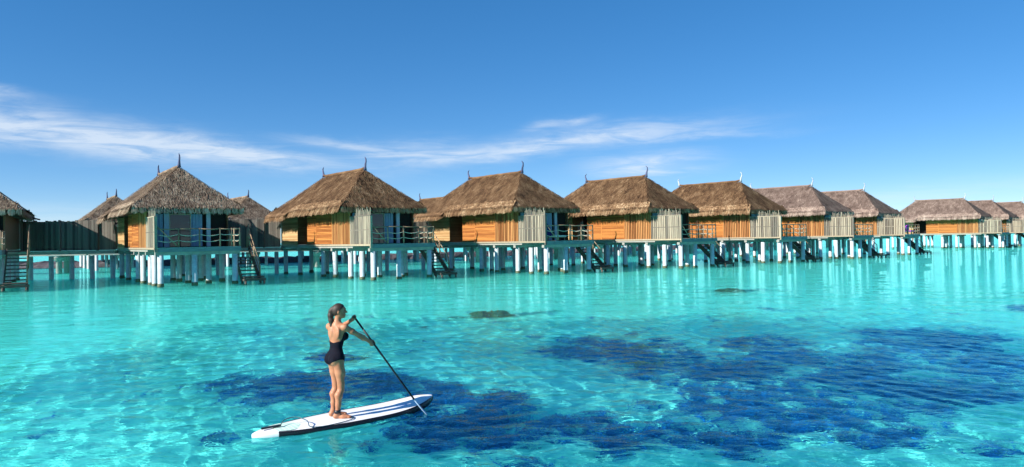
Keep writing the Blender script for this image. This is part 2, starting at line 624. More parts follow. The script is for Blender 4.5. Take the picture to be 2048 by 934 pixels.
def coral(px, py, size, label, seed, at=None):
    x, y = at or px_to_seabed(px, py)
    root = empty('coral_head', (x, y, -DEPTH))
    tag(root, label, 'coral', 'brown corals under the water')
    r_ = random.Random(seed)
    for k in range(7 if at is None else 11):
        b = MB()
        sx_, sy_, sz_ = size * r_.uniform(.28, .5), size * r_.uniform(.2, .4), r_.uniform(.10, .26) if at is None else DEPTH + .05 + r_.uniform(-.10, .035)
        ox, oy = r_.uniform(-.7, .7) * size, r_.uniform(-.4, .4) * size
        nu, nv = 12, 6
        vs, fs = [], []
        for j in range(nv):
            ph = (j / (nv - 1)) * math.pi / 2
            for i in range(nu):
                th = 2 * math.pi * i / nu
                kx = 1 + .25 * r_.uniform(-1, 1)
                vs.append((ox + sx_ * kx * math.cos(th) * math.cos(ph), oy + sy_ * kx * math.sin(th) * math.cos(ph), sz_ * math.sin(ph) * (1 + (.15 if at is None else .012) * r_.uniform(-1, 1)) - .05))
        for j in range(nv - 1):
            for i in range(nu):
                fs.append((j * nu + i, j * nu + (i + 1) % nu, (j + 1) * nu + (i + 1) % nu, (j + 1) * nu + i))
        b.add(vs, fs, True)
        q = b.build('coral_lobe', mcoral, root)
        q.cycles.is_caustics_receiver = True


coral(975, 622, .75, 'brown coral patch standing alone right of the paddler in turquoise water', 1, (-.87, 24.9))
coral(920, 632, .35, 'small dark coral just left of the lone brown coral patch', 2)
coral(1462, 575, .85, 'far faint brown coral patch below the fourth villa', 3, (10.55, 33.8))
coral(1290, 690, .45, 'brown coral at the near end of the large dark seagrass patch, upper one', 4)
coral(1290, 722, .50, 'brown coral inside the large seagrass patch, lower one', 5)
coral(700, 716, .55, 'olive brown coral just behind the paddler at hip height', 6)
coral(1470, 690, .35, 'small brown coral at the upper rim of the seagrass, right of centre', 7)
coral(850, 652, .30, 'small dark coral right of the paddle shaft', 8)

# ------------------------------------------------------------------ thatched roof meshes
CX = RW / 2 - O                                   # ridge line in local x
RX0, RX1, RY0, RY1 = -O, RW - O, RF, Q3


def roof_height(x, y):
    """main slope over the roof rectangle, slight sag"""
    dx = np.minimum(x - RX0, RX1 - x) / (RW / 2)
    dyf = (y - RY0) / (Q1 - RY0)
    dyr = (RY1 - y) / (RY1 - Q2)
    t = np.clip(np.minimum(np.minimum(dx, dyf), dyr), 0, 1)
    return t


def roof_z(t):
    return ZL - .30 + (ZR - ZL + .30) * (t ** 1.04)


def make_roof(seed, n_str):
    rng = np.random.default_rng(seed)
    # solid core
    b = MB()
    zl = ZL - .36
    base = [(RX0 + .12, RY0 + .12, zl), (RX1 - .12, RY0 + .12, zl), (RX1 - .12, RY1 - .12, zl), (RX0 + .12, RY1 - .12, zl)]
    rd = [(CX, Q1, ZR - .07), (CX, Q2, ZR - .07)]
    low = [(p_[0] + (.08 if p_[0] < CX else -.08), p_[1] + (.08 if p_[1] < 8 else -.08), zl - .22) for p_ in base]
    b.add(base + rd + low, [(0, 1, 4), (2, 3, 5), (1, 2, 5, 4), (3, 0, 4, 5), (0, 6, 7, 1), (1, 7, 8, 2), (2, 8, 9, 3), (3, 9, 6, 0), (9, 8, 7, 6)])
    core = b.mesh('thatch_core')
    core.attributes.new('shade', 'FLOAT', 'POINT').data.foreach_set('value', np.full(len(core.vertices), .12, 'f'))  # dark core tone stands in for shade in the gaps between eave tufts
    # straw lying down the slopes
    def strands(px, py, pz, d, ln, wd, sh, lift):
        """d: downslope unit (n,3)"""
        nn = len(px)
        p0 = np.stack([px, py, pz], -1)
        sdir = np.cross(d, np.array([0, 0, 1.0]))
        sdir /= np.linalg.norm(sdir, axis=1)[:, None] + 1e-9
        jit = rng.normal(0, .13, nn)
        d2 = d + sdir * jit[:, None]
        p1 = p0 + d2 * ln[:, None]
        up = np.array([0, 0, 1.0])
        a_ = p0 - sdir * wd[:, None] / 2
        b_ = p0 + sdir * wd[:, None] / 2
        c_ = p1 + sdir * wd[:, None] * .3 + up * lift[:, None]
        e_ = p1 - sdir * wd[:, None] * .3 + up * lift[:, None]
        return np.stack([a_, b_, c_, e_], 1).reshape(-1, 3), np.repeat(sh, 4)
    V, S = [], []
    x = rng.uniform(RX0, RX1, n_str)
    y = rng.uniform(RY0, RY1, n_str)
    t = roof_height(x, y)
    e = .03
    gx = (roof_height(x + e, y) - roof_height(x - e, y)) / (2 * e)
    gy = (roof_height(x, y + e) - roof_height(x, y - e)) / (2 * e)
    gn = np.hypot(gx, gy) + 1e-6
    slope = (ZR - ZL + .3) * gn
    d = np.stack([-gx / gn, -gy / gn, -slope], -1)
    d /= np.linalg.norm(d, axis=1)[:, None]
    clump = fbm(x * 3.2 + 9, y * 3.2, seed, 3)
    fine = rng.uniform(0, 1, n_str)
    sh = np.clip(0.66 * fine + .75 * (clump - .5) + .14, 0, 1)
    z = roof_z(t) + rng.uniform(-.03, .05, n_str) + .02
    v_, s_ = strands(x, y, z, d, rng.uniform(.16, .38, n_str), rng.uniform(.015, .045, n_str), sh, rng.uniform(.0, .07, n_str))
    V.append(v_); S.append(s_)
    # hanging fringe round the eaves
    per = [((RX0, RY0), (RX1, RY0), (0, -1), 'step'), ((RX1, RY0), (RX1, RY1), (1, 0), 'step'),
           ((RX1, RY1), (RX0, RY1), (0, 1), 'soft'), ((RX0, RY1), (RX0, RY0), (-1, 0), 'soft')]
    for (x0, y0), (x1, y1), nrm, kind in per:
        L_ = math.hypot(x1 - x0, y1 - y0)
        for layer in range(7):
            m_ = int(L_ * (70 if kind == 'soft' or layer > 2 else 50))
            q = rng.uniform(0, 1, m_)
            inset = .03 + .075 * layer
            ex = x0 + (x1 - x0) * q - nrm[0] * inset
            ey = y0 + (y1 - y0) * q - nrm[1] * inset
            ed = np.minimum(q, 1 - q) * L_
            scal = np.abs(((q * L_ / .46) % 1) - .5) * 2
            ok = ed > inset * .6
            if kind == 'step' and layer < 4:
                ok &= scal < .74
            ex, ey, q, scal = ex[ok], ey[ok], q[ok], scal[ok]
            m_ = len(ex)
            wav = fbm(q * L_ * 2.3 + 31 * layer, 0 * q + seed, seed + 5, 3) - .5
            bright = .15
            if kind == 'soft':
                top = roof_z(inset / (RW / 2)) + .06 + rng.uniform(-.06, .05, m_)
                ln = rng.uniform(.38, .66, m_) + wav * .16
                out_ = .50 - .03 * layer
            elif layer >= 4:                      # rolled upper edge, straw darkened as the shadow line above the tufts
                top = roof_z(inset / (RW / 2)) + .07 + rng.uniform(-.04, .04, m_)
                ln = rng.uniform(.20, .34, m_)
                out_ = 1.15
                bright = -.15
            else:                                 # separate tufts hanging underneath
                top = ZL - .34 + rng.uniform(-.05, .02, m_)
                ln = rng.uniform(.30, .44, m_) - .10 * scal
                out_ = .42 - .08 * layer
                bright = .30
            # the rear left corner hangs lower over the bathroom
            if nrm[0] == -1:
                rear = np.clip((ey - 11.2) / .4, 0, 1)
                ex = ex - .28 * rear
                top = top - .30 * rear
            d_ = np.stack([nrm[0] * out_ + 0 * ex, nrm[1] * out_ + 0 * ex, -1 + 0 * ex], -1)
            d_ /= np.linalg.norm(d_, axis=1)[:, None]
            nn = len(ex)
            p0 = np.stack([ex, ey, top], -1)
            sd = np.array([-nrm[1], nrm[0], 0.0])
            p1 = p0 + d_ * ln[:, None] + sd * rng.normal(0, .05, nn)[:, None]
            wd = rng.uniform(.025, .06, nn)[:, None]
            quad = np.stack([p0 - sd * wd / 2, p0 + sd * wd / 2, p1 + sd * wd * .25, p1 - sd * wd * .25], 1).reshape(-1, 3)
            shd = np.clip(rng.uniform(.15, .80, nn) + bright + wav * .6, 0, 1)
            V.append(quad); S.append(np.repeat(shd, 4))
    # low rear-left skirt that links the slope with the lower eave
    ns = 1300
    yy = rng.uniform(11.2, RY1 - .05, ns)
    xx = RX0 - rng.uniform(-.15, .28, ns)
    zz = ZL - .24 - (RX0 + .15 - xx) * .75 + .04
    d_ = np.tile(np.array([[-.78, 0, -.62]]), (ns, 1))
    v_, s_ = strands(xx, yy, zz, d_, rng.uniform(.2, .35, ns), rng.uniform(.02, .05, ns), rng.uniform(.2, .8, ns), rng.uniform(0, .03, ns))
    V.append(v_); S.append(s_)
    V = np.concatenate(V)
    S = np.concatenate(S)
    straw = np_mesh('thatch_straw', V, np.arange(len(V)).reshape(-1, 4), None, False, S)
    # ridge and hip roll
    b = MB()
    rr_ = random.Random(seed)
    pts = [(CX + rr_.uniform(-.02, .02), Q1 - .12 + (Q2 - Q1 + .24) * k / 14, ZR + .03 + rr_.uniform(-.015, .015) + (.14 if k in (0, 14) else 0)) for k in range(15)]
    b.tube(pts, [.05] + [.12] * 13 + [.05], 8)
    ridge = b.mesh('ridge_roll')
    ridge.attributes.new('shade', 'FLOAT', 'POINT').data.foreach_set('value', np.full(len(ridge.vertices), .35, 'f'))
    return core, straw, ridge


roofA = make_roof(2, 42000)
roofB = make_roof(7, 42000)
roofC = make_roof(13, 42000)
roofD = make_roof(29, 42000)
ROOFS = [roofA, roofB, roofC, roofD]
b = MB()
pts = [(0, 0, -.15), (0, .0, .08), (0, -.05, .28), (0, -.13, .46), (0, -.12, .64), (0, .04, .80)]
b.tube(pts, [.12, .09, .07, .06, .05, .02], 8)
finial_me = b.mesh('finial')


def set_mat(o, m):
    if not o.data.materials:
        o.data.materials.append(None)
    o.material_slots[0].link = 'OBJECT'
    o.material_slots[0].material = m


def add_roof(root, meshes, tm, fin, flip):
    core, straw, ridge = meshes
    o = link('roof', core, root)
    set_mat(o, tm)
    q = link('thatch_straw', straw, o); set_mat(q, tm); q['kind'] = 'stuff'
    q = link('ridge_roll', ridge, o); set_mat(q, tm)
    for k, (yy, s_) in enumerate(((Q1, 1), (Q2, .85))):
        q = link('finial', finial_me, o, (CX, yy + (.1 if k else -.1), ZR + .12), (0, 0, (math.pi if k else 0) + flip), (1, 1, s_))
        set_mat(q, fin)
    return o


# ------------------------------------------------------------------ villa parts (shared meshes)
def bx(*a):
    return MB().box(*a)


ME = {}
ME['post'] = MB().lathe([(.168, -DEPTH - .1), (.168, ZB - .20)], 14).mesh('post', M['post'])
ME['band'] = MB().lathe([(.165, -.3), (.188, -.12), (.196, .02), (.186, .10), (.171, .17)], 14).mesh('tide_band', M['band'])
ME['fin'] = bx(-.03, .03, -.068, .068, 0, 1.84).mesh('batten', M['fin'])
ME['ov'] = bx(-.03, .03, -.05, .05, 0, 2.30).mesh('batten', M['orange_v'])
ME['stick'] = bx(-.015, .015, -.022, .022, 0, .95).mesh('stick', M['fin'])
ME['slat'] = bx(-.03, .03, 0, 2.56, -.034, .034).mesh('slat', M['slat'])
ME['slat2'] = bx(-.03, .03, 0, 1.72, -.034, .034).mesh('slat', M['slat'])
ME['bam'] = bx(-.025, .025, 0, 3.45, -.036, .036).mesh('slat', M['bamboo'])
ME['bamside'] = bx(0, 1.5, -.02, .02, -.04, .04).mesh('slat', M['brownwall'])
ME['tread'] = bx(0, 1.05, -.14, .14, -.035, .035).mesh('tread', M['stair'])
ME['railpost'] = MB().tube([(0, 0, -.05), (.01, 0, .5), (0, .01, 1.16)], [.05, .046, .04], 8).mesh('rail_post', M['rail'])


def make_villa(variant, thmat, finmat):
    r_ = random.Random(variant)
    root = empty('water_villa')
    add_roof(root, roofA if variant % 2 == 0 else roofB, TH[thmat], M[finmat], 0)
    # left wall, fin: weathered battens on a backing board
    fw = MB().box(.05, .09, .04, 2.96, ZB + .28, 4.05).build('privacy_screen', M['backing'], root)
    for k in range(16):
        link('batten', ME['fin'], fw, (0, .10 + .184 * k, ZD), (r_.uniform(-.008, .008), 0, 0), (1, r_.uniform(.85, 1.1), 1 + r_.uniform(-.008, .012)))
    for k in range(20):
        link('stick', ME['stick'], fw, (.03, .08 + .115 * k, 4.10), (r_.uniform(-.05, .05), r_.uniform(-.03, .03), 0), (1, 1, r_.uniform(.35, .75)))
    MB().box(-.05, .12, .0, 2.97, 4.205, 4.265).build('top_rail', M['fin'], fw)
    MB().box(-.035, .0, .05, 2.96, 3.28, 3.33).build('middle_rail', M['fin'], fw)
    MB().box(-.06, .10, -.06, .045, ZB + .01, 4.21).build('corner_post', M['fin'], fw)
    ow = MB().box(.06, .12, 2.98, 5.83, ZB + .28, 4.72).build('batten_wall', M['backing'], root)
    for k in range(16):
        link('batten', ME['ov'], ow, (.02, 3.07 + .178 * k, ZD), (r_.uniform(-.006, .006), 0, 0), (1, r_.uniform(.8, 1.15), 1))
    for (y0, nm, key) in ((5.86, 'wide', 'slat'), (8.46, 'narrow', 'slat2')):
        L_ = 2.56 if key == 'slat' else 1.72
        sw = MB().box(.07, .12, y0, y0 + L_, ZB + .28, 4.72).build('slat_wall', M['backing'], root)
        for k in range(23):
            link('slat', ME[key], sw, (.03, y0, ZD + .06 + .1 * k), (0, 0, r_.uniform(-.002, .002)), (1, 1, r_.uniform(.92, 1.08)))
        MB().box(-.01, .065, y0 - .03, y0 + .02, ZD - .02, 4.7).build('frame_stile', M['slat'], sw)
    # sill along the foot of the wall
    MB().box(-.07, .14, -.05, 10.2, ZD - .12, ZD - .005).build('sill', M['frame'], root)
    # alcove and bathroom block
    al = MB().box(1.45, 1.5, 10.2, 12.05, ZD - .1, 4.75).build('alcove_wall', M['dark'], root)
    MB().box(.02, 1.5, 10.14, 10.19, ZD - .1, 4.75).build('alcove_side', M['brownwall'], al)
    bw = MB().box(.06, .12, 12.1, 15.5, ZB + .28, 4.6).build('bamboo_wall', M['backing'], root)
    for k in range(24):
        link('slat', ME['bam'], bw, (.03, 12.08, ZD + .04 + .093 * k), (0, 0, 0), (1, 1, r_.uniform(.9, 1.08)))
    for k in range(22):
        link('slat', ME['bamside'], bw, (.01, 12.07, ZD + .05 + .1 * k), (0, 0, 0), (1, 1, 1))
    MB().box(-.05, .14, 12.04, 15.55, ZD - .12, ZD - .005).build('sill', M['frame'], bw)
    # shell behind: right, rear and front walls
    MB().box(W - .14, W - .06, 2.75, 15.4, ZB + .28, 4.78).build('side_wall', M['brownwall'], root)
    MB().box(.13, W - .15, 15.42, 15.5, ZB + .28, 4.78).build('rear_wall', M['brownwall'], root)
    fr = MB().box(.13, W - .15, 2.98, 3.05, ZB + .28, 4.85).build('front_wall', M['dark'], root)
    for (x0, x1) in ((.20, .95), (2.62, 3.30)):
        q = MB()
        nn = 7
        for k in range(nn):
            xa = x0 + (x1 - x0) * k / nn
            q.box(xa, xa + (x1 - x0) / nn - .004, 2.90 - (.03 if k % 2 else 0), 2.965, ZD + .03, 4.5)
        q.build('curtain', M['curtain'], fr)
    MB().box(3.55, 3.80, 2.84, 2.97, ZD + .01, 4.7).build('pilaster', M['wallw'], fr)
    MB().box(1.00, 1.30, 2.86, 2.97, ZD + .01, 4.7).build('pilaster', M['wallw'], fr)
    d = MB().box(1.36, 2.56, 2.92, 2.96, ZD + .04, 4.45).build('glass_door', M['glass'], fr)
    MB().box(1.31, 1.37, 2.885, 2.975, ZD + .02, 4.52).box(2.55, 2.61, 2.885, 2.975, ZD + .02, 4.52).box(1.37, 2.55, 2.885, 2.975, 4.45, 4.52).build('door_frame', M['frame'], d)
    # floor, deck, beams
    MB().box(.0, W - .05, 2.6, 15.55, ZB + .02, ZB + .27).build('floor_slab', M['conc'], root)
    dk = MB().box(.11, W, .0, .12, ZB, ZD).box(W - .12, W, .121, 2.59, ZB, ZD).build('deck', M['deckw'], root)
    npl = 18
    for k in range(npl):
        y0 = .125 + k * (2.45 / npl)
        MB().box(.13, W - .125, y0, y0 + 2.45 / npl - .012, ZD - .06, ZD - .015).build('plank', M['deckw'], dk)
    for yy in (.3, 3.5, 6.0, 8.0, 12.3, 15.2):
        MB().box(.02, W - .02, yy - .13, yy + .13, ZB - .20, ZB - .003).build('cross_beam', M['conc'], root)
    # stilts
    spots = [(.3, q) for q in (.3, 1.9, 3.5, 6.0, 8.0, 12.3, 15.3)] + [(4.62, q) for q in (.3, 3.5, 8.0, 12.3, 15.3)] + [(2.2, .3), (2.5, 3.5), (2.5, 6.0), (2.5, 12.3), (3.9, 6.0), (1.3, 8.0), (2.5, 8.0), (2.5, 15.3), (3.4, 1.9)]
    for (x, y) in spots:
        q = link('stilt', ME['post'], root, (x + r_.uniform(-.03, .03), y, 0), (0, 0, r_.uniform(0, 6)))
        link('tide_band', ME['band'], q, (0, 0, r_.uniform(-.02, .06)), (0, 0, r_.uniform(0, 6)))
    # railing round the deck
    rail = empty('railing', parent=root)
    corners = [(x, .10) for x in (1.3, 2.5, 3.7, 4.4)] + [(W - .06, .10), (W - .06, 1.3), (W - .06, 2.45)]
    for (x, y) in corners:
        link('rail_post', ME['railpost'], rail, (x, y, ZD), (0, 0, r_.uniform(0, 6)))
    chain = [(.06, .10)] + corners
    for (x0, y0), (x1, y1) in zip(chain[:-1], chain[1:]):
        MB().tube([(x0, y0, ZD + 1.12), ((x0 + x1) / 2, (y0 + y1) / 2, ZD + 1.10 + r_.uniform(-.02, .03)), (x1, y1, ZD + 1.12)], .034, 6).build('hand_rail', M['rail'], rail)
        for hz in (.78, .42):
            sag = .10 if abs(x1 - x0) + abs(y1 - y0) > .8 else .04
            pts = [(x0 + (x1 - x0) * k / 6, y0 + (y1 - y0) * k / 6, ZD + hz - sag * math.sin(math.pi * k / 6)) for k in range(7)]
            MB().tube(pts, .022, 6).build('rope', M['rope'], rail)
    MB().tube([(.08, .12, ZD + 1.3), (1.25, .11, ZD + .06)], .04, 6).build('brace', M['rail'], rail)
    # stair down to the water on the right
    st = empty('stair', parent=root)
    x0 = W + .06
    ya, za, yb, zb = 2.3, ZD - .1, .25, .35
    for k in range(10):
        f_ = k / 9
        link('tread', ME['tread'], st, (x0 + .03, ya + (yb - ya) * f_, za + (zb - za) * f_))
    for xx in (x0, x0 + 1.11):
        MB().bar((xx, ya + .15, za + .05), (xx, yb - .25, zb - .20), .06, .34).build('stringer', M['stair'], st)
    MB().box(x0 - .1, x0 + 1.25, yb - 1.0, yb - .16, .16, .30).build('landing', M['stair'], st)
    MB().box(x0 - .05, x0 + 1.2, yb - .85, yb - .1, .36, .42).build('landing', M['stair'], st)
    for xx in (x0, x0 + 1.15):
        for yy in (yb - .95, yb - .2):
            MB().tube([(xx, yy, -DEPTH), (xx, yy, .19)], .07, 8).build('landing_leg', M['stair'], st)
    hx = x0 + 1.13
    for (yy, zz, h) in ((ya, za, 1.25), (1.3, 1.32, 1.1), (yb - .1, zb, 1.05)):
        MB().tube([(hx, yy, zz - .1), (hx + .02, yy, zz + h * .6), (hx - .01, yy + .02, zz + h)], [.055, .05, .035], 7).build('newel', M['rail'], st)
    MB().tube([(hx, ya, za + 1.1), (hx, yb - .1, zb + .95)], .035, 6).build('hand_rail', M['rail'], st)
    MB().tube([(hx, ya, za + .6), (hx, yb - .1, zb + .45)], .025, 6).build('hand_rail', M['rail'], st)
    for k in range(6):
        MB().tube([(hx - .02, ya + .1 + .10 * k, za), (hx, ya + .1 + .10 * k, za + r_.uniform(1.2, 1.7))], [.03, .018], 6).build('gate_stick', M['rail'], st)
    return root


def recolour(root, thmat, finmat, roofset=None):
    for ch in root.children:
        if ch.name.startswith('roof'):
            if roofset:
                ch.data = roofset[0]
                for q in ch.children:
                    if q.name.startswith('thatch_straw'): q.data = roofset[1]
                    if q.name.startswith('ridge_roll'): q.data = roofset[2]
            set_mat(ch, TH[thmat])
            for q in ch.children:
                set_mat(q, M[finmat] if q.name.startswith('finial') else TH[thmat])


LAB = ['thatched stilt villa cut off by the left edge, only roof end and stair showing',
       'nearest thatched stilt villa, grey straw roof, seen almost from its front end',
       'thatched stilt villa directly above the paddler, second whole villa from the left',
       'third whole villa from the left, brown thatch, dark blue lounger on its deck',
       'fourth whole villa from the left, brown thatch, in the middle of the right half',
       'fifth whole villa from the left, last one with warm brown thatch',
       'sixth whole villa from the left, first with a dull mauve grey roof',
       'seventh whole villa from the left, grey roof, purple chair on its deck',
       'far villa after the gap in the row, with a long bright orange wall',
       'far villa second from the right edge with its grey roof half hidden',
       'farthest villa, cut off by the right edge of the picture']
STY = [('grey', 'finial'), ('grey', 'finial'), ('brown', 'finial'), ('brown', 'finial'), ('brown', 'finial'), ('brown', 'finial_pale'),
       ('mauve', 'finial_pale'), ('mauve', 'finial_pale'), ('mauve', 'finial_pale'), ('mauve', 'finial_pale'), ('mauve', 'finial_pale')]
protos = [make_villa(0, 'brown', 'finial'), make_villa(1, 'grey', 'finial')]
used = [False, False]
for i, (x, y, t) in enumerate(VILLAS):
    k = i % 2
    v_ = protos[k] if not used[k] else copy_tree(protos[k])
    used[k] = True
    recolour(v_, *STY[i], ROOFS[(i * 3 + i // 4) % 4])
    v_.location = (x, y, 0)
    v_.rotation_euler = (0, 0, t)
    tag(v_, LAB[i], 'villa', 'front row of villas on stilts')

# ------------------------------------------------------------------ back row across the jetty: roof, walls and stilts only
bproto = empty('water_villa')
add_roof(bproto, roofB, TH['grey'], M['finial'], 0)
MB().box(.05, W - .05, 2.7, 15.4, ZB + .02, 4.85).build('wall', M['brownwall'], bproto)
MB().box(.0, W, .0, 2.69, ZB, ZD).build('deck', M['deckw'], bproto)
for yy in (.3, 4.0, 8.0, 12.0, 15.2):
    for xx in (.3, 2.4, 4.6):
        link('stilt', ME['post'], bproto, (xx, yy, 0))
BL = ['far thatched villa behind the left edge villa, across the jetty', 'small thatched roof showing left behind the nearest villa', 'thatched roof between the nearest villa and the second, behind the fence',
      'thatched roof end peeping out between second and third villa', 'thatched roof behind, between third and fourth villa', 'back row roof behind the fourth and fifth villa', 'back row roof behind the sixth villa', 'small far roof left of the villa after the gap']
first = True
for i in (1, 2, 3, 4, 5, 6, 7):
    v_ = bproto if first else copy_tree(bproto)
    first = False
    # each stands across the jetty, turned half round
    p_ = vpt(i, 6.26 + {1: -.9, 2: 1.4, 3: 1.7}.get(i, 0), 51.4 if i < 4 else 49.0)
    v_.location = p_
    v_.rotation_euler = (0, 0, VILLAS[i][2] + math.pi)
    recolour(v_, 'grey' if i < 3 else ('brown' if i < 6 else 'mauve'), 'finial')
    tag(v_, BL[i], 'villa', 'back row of villas across the jetty')

# ------------------------------------------------------------------ plank fences behind the front row
pl = bx(-.095, .095, -.025, .025, 0, 1).mesh('plank', M['fence'])
FL = ['grey plank fence between the left edge villa and the nearest villa', 'grey plank fence right behind the stair of the nearest villa',
      'grey plank fence behind the deck of the second villa', 'grey plank fence behind the deck of the third villa']
for i in range(1, 5):
    a = vpt(i, -.05, 15.2)
    bq = vpt(i - 1, W + .05, 14.4)
    root = empty('plank_fence', (bq.x, bq.y, 0), math.atan2(a.y - bq.y, a.x - bq.x))
    L_ = (a - bq).length
    nn = int(L_ / .2)
    for k in range(nn):
        link('plank', pl, root, (.1 + k * .2, rnd.uniform(-.012, .012), 2.2), (0, 0, rnd.uniform(-.05, .05)), (1, 1, 2.28 + rnd.uniform(-.05, .05)))
    for k in range(0, nn + 1, 14):
        MB().box(.1 + k * .2 - .06, .1 + k * .2 + .06, -.17, -.05, 2.1, 4.55).build('fence_post', M['fence'], root)
    MB().box(0, L_, .03, .10, 4.2, 4.3).build('rail', M['fence'], root)
    MB().box(0, L_, -.4, 1.8, 1.92, 2.18).build('walkway_slab', M['conc'], root)
    for k in range(5):
        q = link('stilt', ME['post'], root, (.5 + k * (L_ - 1) / 4, .3, -.1), (0, 0, k))
    tag(root, FL[i - 1], 'fence', 'plank fences between the villas')

# two leaning ropes/poles from the left villa roof to the fence
p0, p1 = vpt(0, W - .3, 15.0, 4.95), vpt(1, -5.0, 15.0, 4.5)
tag(MB().tube([p0, (p0 + p1) / 2 + Vector((0, 0, .06)), p1], .06, 6).build('roof_pole', M['stair']), 'dark pole sloping from the left edge roof down to the plank fence', 'pole')

# ------------------------------------------------------------------ jetty behind
jet = empty('jetty', vpt(1, 0, 31.5))
ctr = [vpt(i, 0, 31.5) for i in range(len(VILLAS))]
ctr = [ctr[0] + (ctr[0] - ctr[1]) * 3] + ctr
inv = Matrix.Translation(-jet.location)
cap_me = MB().lathe([(.26, -DEPTH), (.26, 1.10), (.30, 1.15), (.62, 1.45), (.62, 1.62)], 12).mesh('column', M['conc'])
for k in range(len(ctr) - 1):
    p_, q_ = ctr[k], ctr[k + 1]
    d = (q_ - p_)
    L_ = d.length
    seg = empty('jetty_span', (p_ - jet.location), math.atan2(d.y, d.x), jet)
    MB().box(-.02, L_ - .03, -1.4, 1.4, 1.65, 1.95).build('slab', M['conc'], seg)
    nc = max(2, int(L_ / 5.5))
    for j in range(nc):
        for sd in (-1, 1):
            link('column', cap_me, seg, (L_ * (j + .5) / nc, sd * .75, 0))
tag(jet, 'long concrete jetty on flared columns behind the front villas', 'jetty')

# low breakwater behind the back row
b = MB()
nn, mm = 260, 7
vs, fs = [], []
c0 = [vpt(i, 0, 53) for i in range(len(VILLAS))]
c0 = [c0[0] + (c0[0] - c0[1]) * 3] + c0
cum = [0]
for k in range(len(c0) - 1):
    cum.append(cum[-1] + (c0[k + 1] - c0[k]).length)
for i in range(nn):
    s_ = cum[-1] * i / (nn - 1)
    k = max(j for j in range(len(cum) - 1) if cum[j] <= s_ + 1e-6)
    f_ = (s_ - cum[k]) / (cum[k + 1] - cum[k])
    p_ = c0[k].lerp(c0[k + 1], f_)
    d = (c0[k + 1] - c0[k]).normalized()
    nrm_ = Vector((-d.y, d.x, 0))
    for j, (o_, z_) in enumerate(((-2.2, -1.3), (-1.6, .1), (-1.1, .55), (0, .75), (1.1, .6), (1.6, .1), (2.2, -1.3))):
        vs.append(p_ + nrm_ * (o_ + rnd.uniform(-.2, .2)) + d * rnd.uniform(-.3, .3) + Vector((0, 0, z_ + rnd.uniform(-.12, .12))))
for i in range(nn - 1):
    for j in range(mm - 1):
        fs.append((i * mm + j, i * mm + j + 1, (i + 1) * mm + j + 1, (i + 1) * mm + j))
b.add(vs, fs)
tag(b.build('breakwater', plain('breakwater_stone', (.085, .075, .085), .9, .2, .4, 3, .6)), 'low dark stone breakwater seen under the decks behind the villas', 'breakwater')


# ------------------------------------------------------------------ deck furniture
M['navy'] = plain('navy_cushion', (.03, .03, .14), .9, .1, .15, 8)
M['white'] = plain('white_towel', (.75, .74, .78), .9, .1, .05, 8)
M['purple'] = plain('purple_cushion', (.32, .05, .42), .9, .1, .15, 8)
x, y, t = VILLAS[3]
p_ = vpt(3, .55, .75, ZD - .015)
root = empty('sun_lounger', p_, t)
tag(root, 'sun lounger with dark blue backrest on the deck of the third villa', 'lounger')
MB().bar((0, 0, .28), (1.9, 0, .28), .62, .06).build('frame', M['rail'], root)
for lx in (.12, 1.78):
    for ly in (-.26, .26):
        MB().box(lx - .03, lx + .03, ly - .03, ly + .03, 0, .25).build('leg', M['rail'], root)
MB().bar((.62, 0, .355), (1.88, 0, .355), .60, .09).build('mattress', M['white'], root)
MB().bar((.60, 0, .36), (-.02, 0, 1.12), .66, .12, (0, 1, 0)).build('backrest', M['navy'], root)
MB().bar((.10, 0, .98), (-.02, 0, 1.14), .5, .16, (0, 1, 0)).build('pillow', M['navy'], root)
p_ = vpt(7, 3.3, .8, ZD - .015)
root = empty('deck_chair', p_, VILLAS[7][2])
tag(root, 'purple deck chair on the deck of the last villa before the gap', 'chair')
MB().box(-.1, .9, -.4, .4, .28, .48).build('seat', M['purple'], root)
MB().bar((-.12, 0, .42), (-.32, 0, 1.05), .8, .14, (0, 1, 0)).build('backrest', M['purple'], root)
for lx in (-.02, .82):
    for ly in (-.34, .34):
        MB().box(lx - .03, lx + .03, ly - .03, ly + .03, 0, .28).build('leg', M['rail'], root)

# ------------------------------------------------------------------ paddle board
BU = Vector((*(BN - BT).normalized(), 0))
BRZ = math.atan2(BU.y, BU.x) - math.pi / 2        # local +y is the heading, +x the right side
BL_ = (BN - BT).length + .02
BC = (BT + BN) / 2
board = empty('paddle_board', (BC.x, BC.y, -.04), BRZ)
tag(board, 'white stand-up paddle board with black rail under the standing woman', 'paddle board')


def half_w(s_):
    """half width for s in -1..1 (tail..nose)"""
    e_ = 2.9 if s_ > 0 else 1.75
    return .385 * max(0.0, 1 - abs(s_) ** e_) ** .62


def rocker(s_):
    return .11 * max(0, (s_ - .25) / .75) ** 2.2 + .02 * max(0, (-s_ - .5) / .5) ** 2


mdeck, n, p = material('white_board_deck')
tcn = n.new('ShaderNodeTexCoord').outputs['Object']
sp_ = n.new('ShaderNodeSeparateXYZ')
n.put(sp_.inputs[0], tcn)
reg = n.math('MULTIPLY', n.math('MULTIPLY_ADD', n.math('ABSOLUTE', n.math('SUBTRACT', sp_.outputs[1], .82)), -3.2, 1.0, clamp=True),
             n.math('MULTIPLY_ADD', n.math('ABSOLUTE', n.math('SUBTRACT', sp_.outputs[0], .10)), -5.5, 1.0, clamp=True))
vor = n.noise(tcn, 9, 3, .6, 1.5)
pr = n.math('GREATER_THAN', n.math('ADD', vor, n.math('MULTIPLY', reg, .5)), .82)
n.put(p.inputs['Base Color'], n.mix(n.math('MULTIPLY', pr, .75), (.82, .82, .84), (.30, .48, .78)))
p.inputs['Roughness'].default_value = .35
M['black'] = plain('black_rail', (.012, .013, .018), .35, .4)
M['pad'] = None
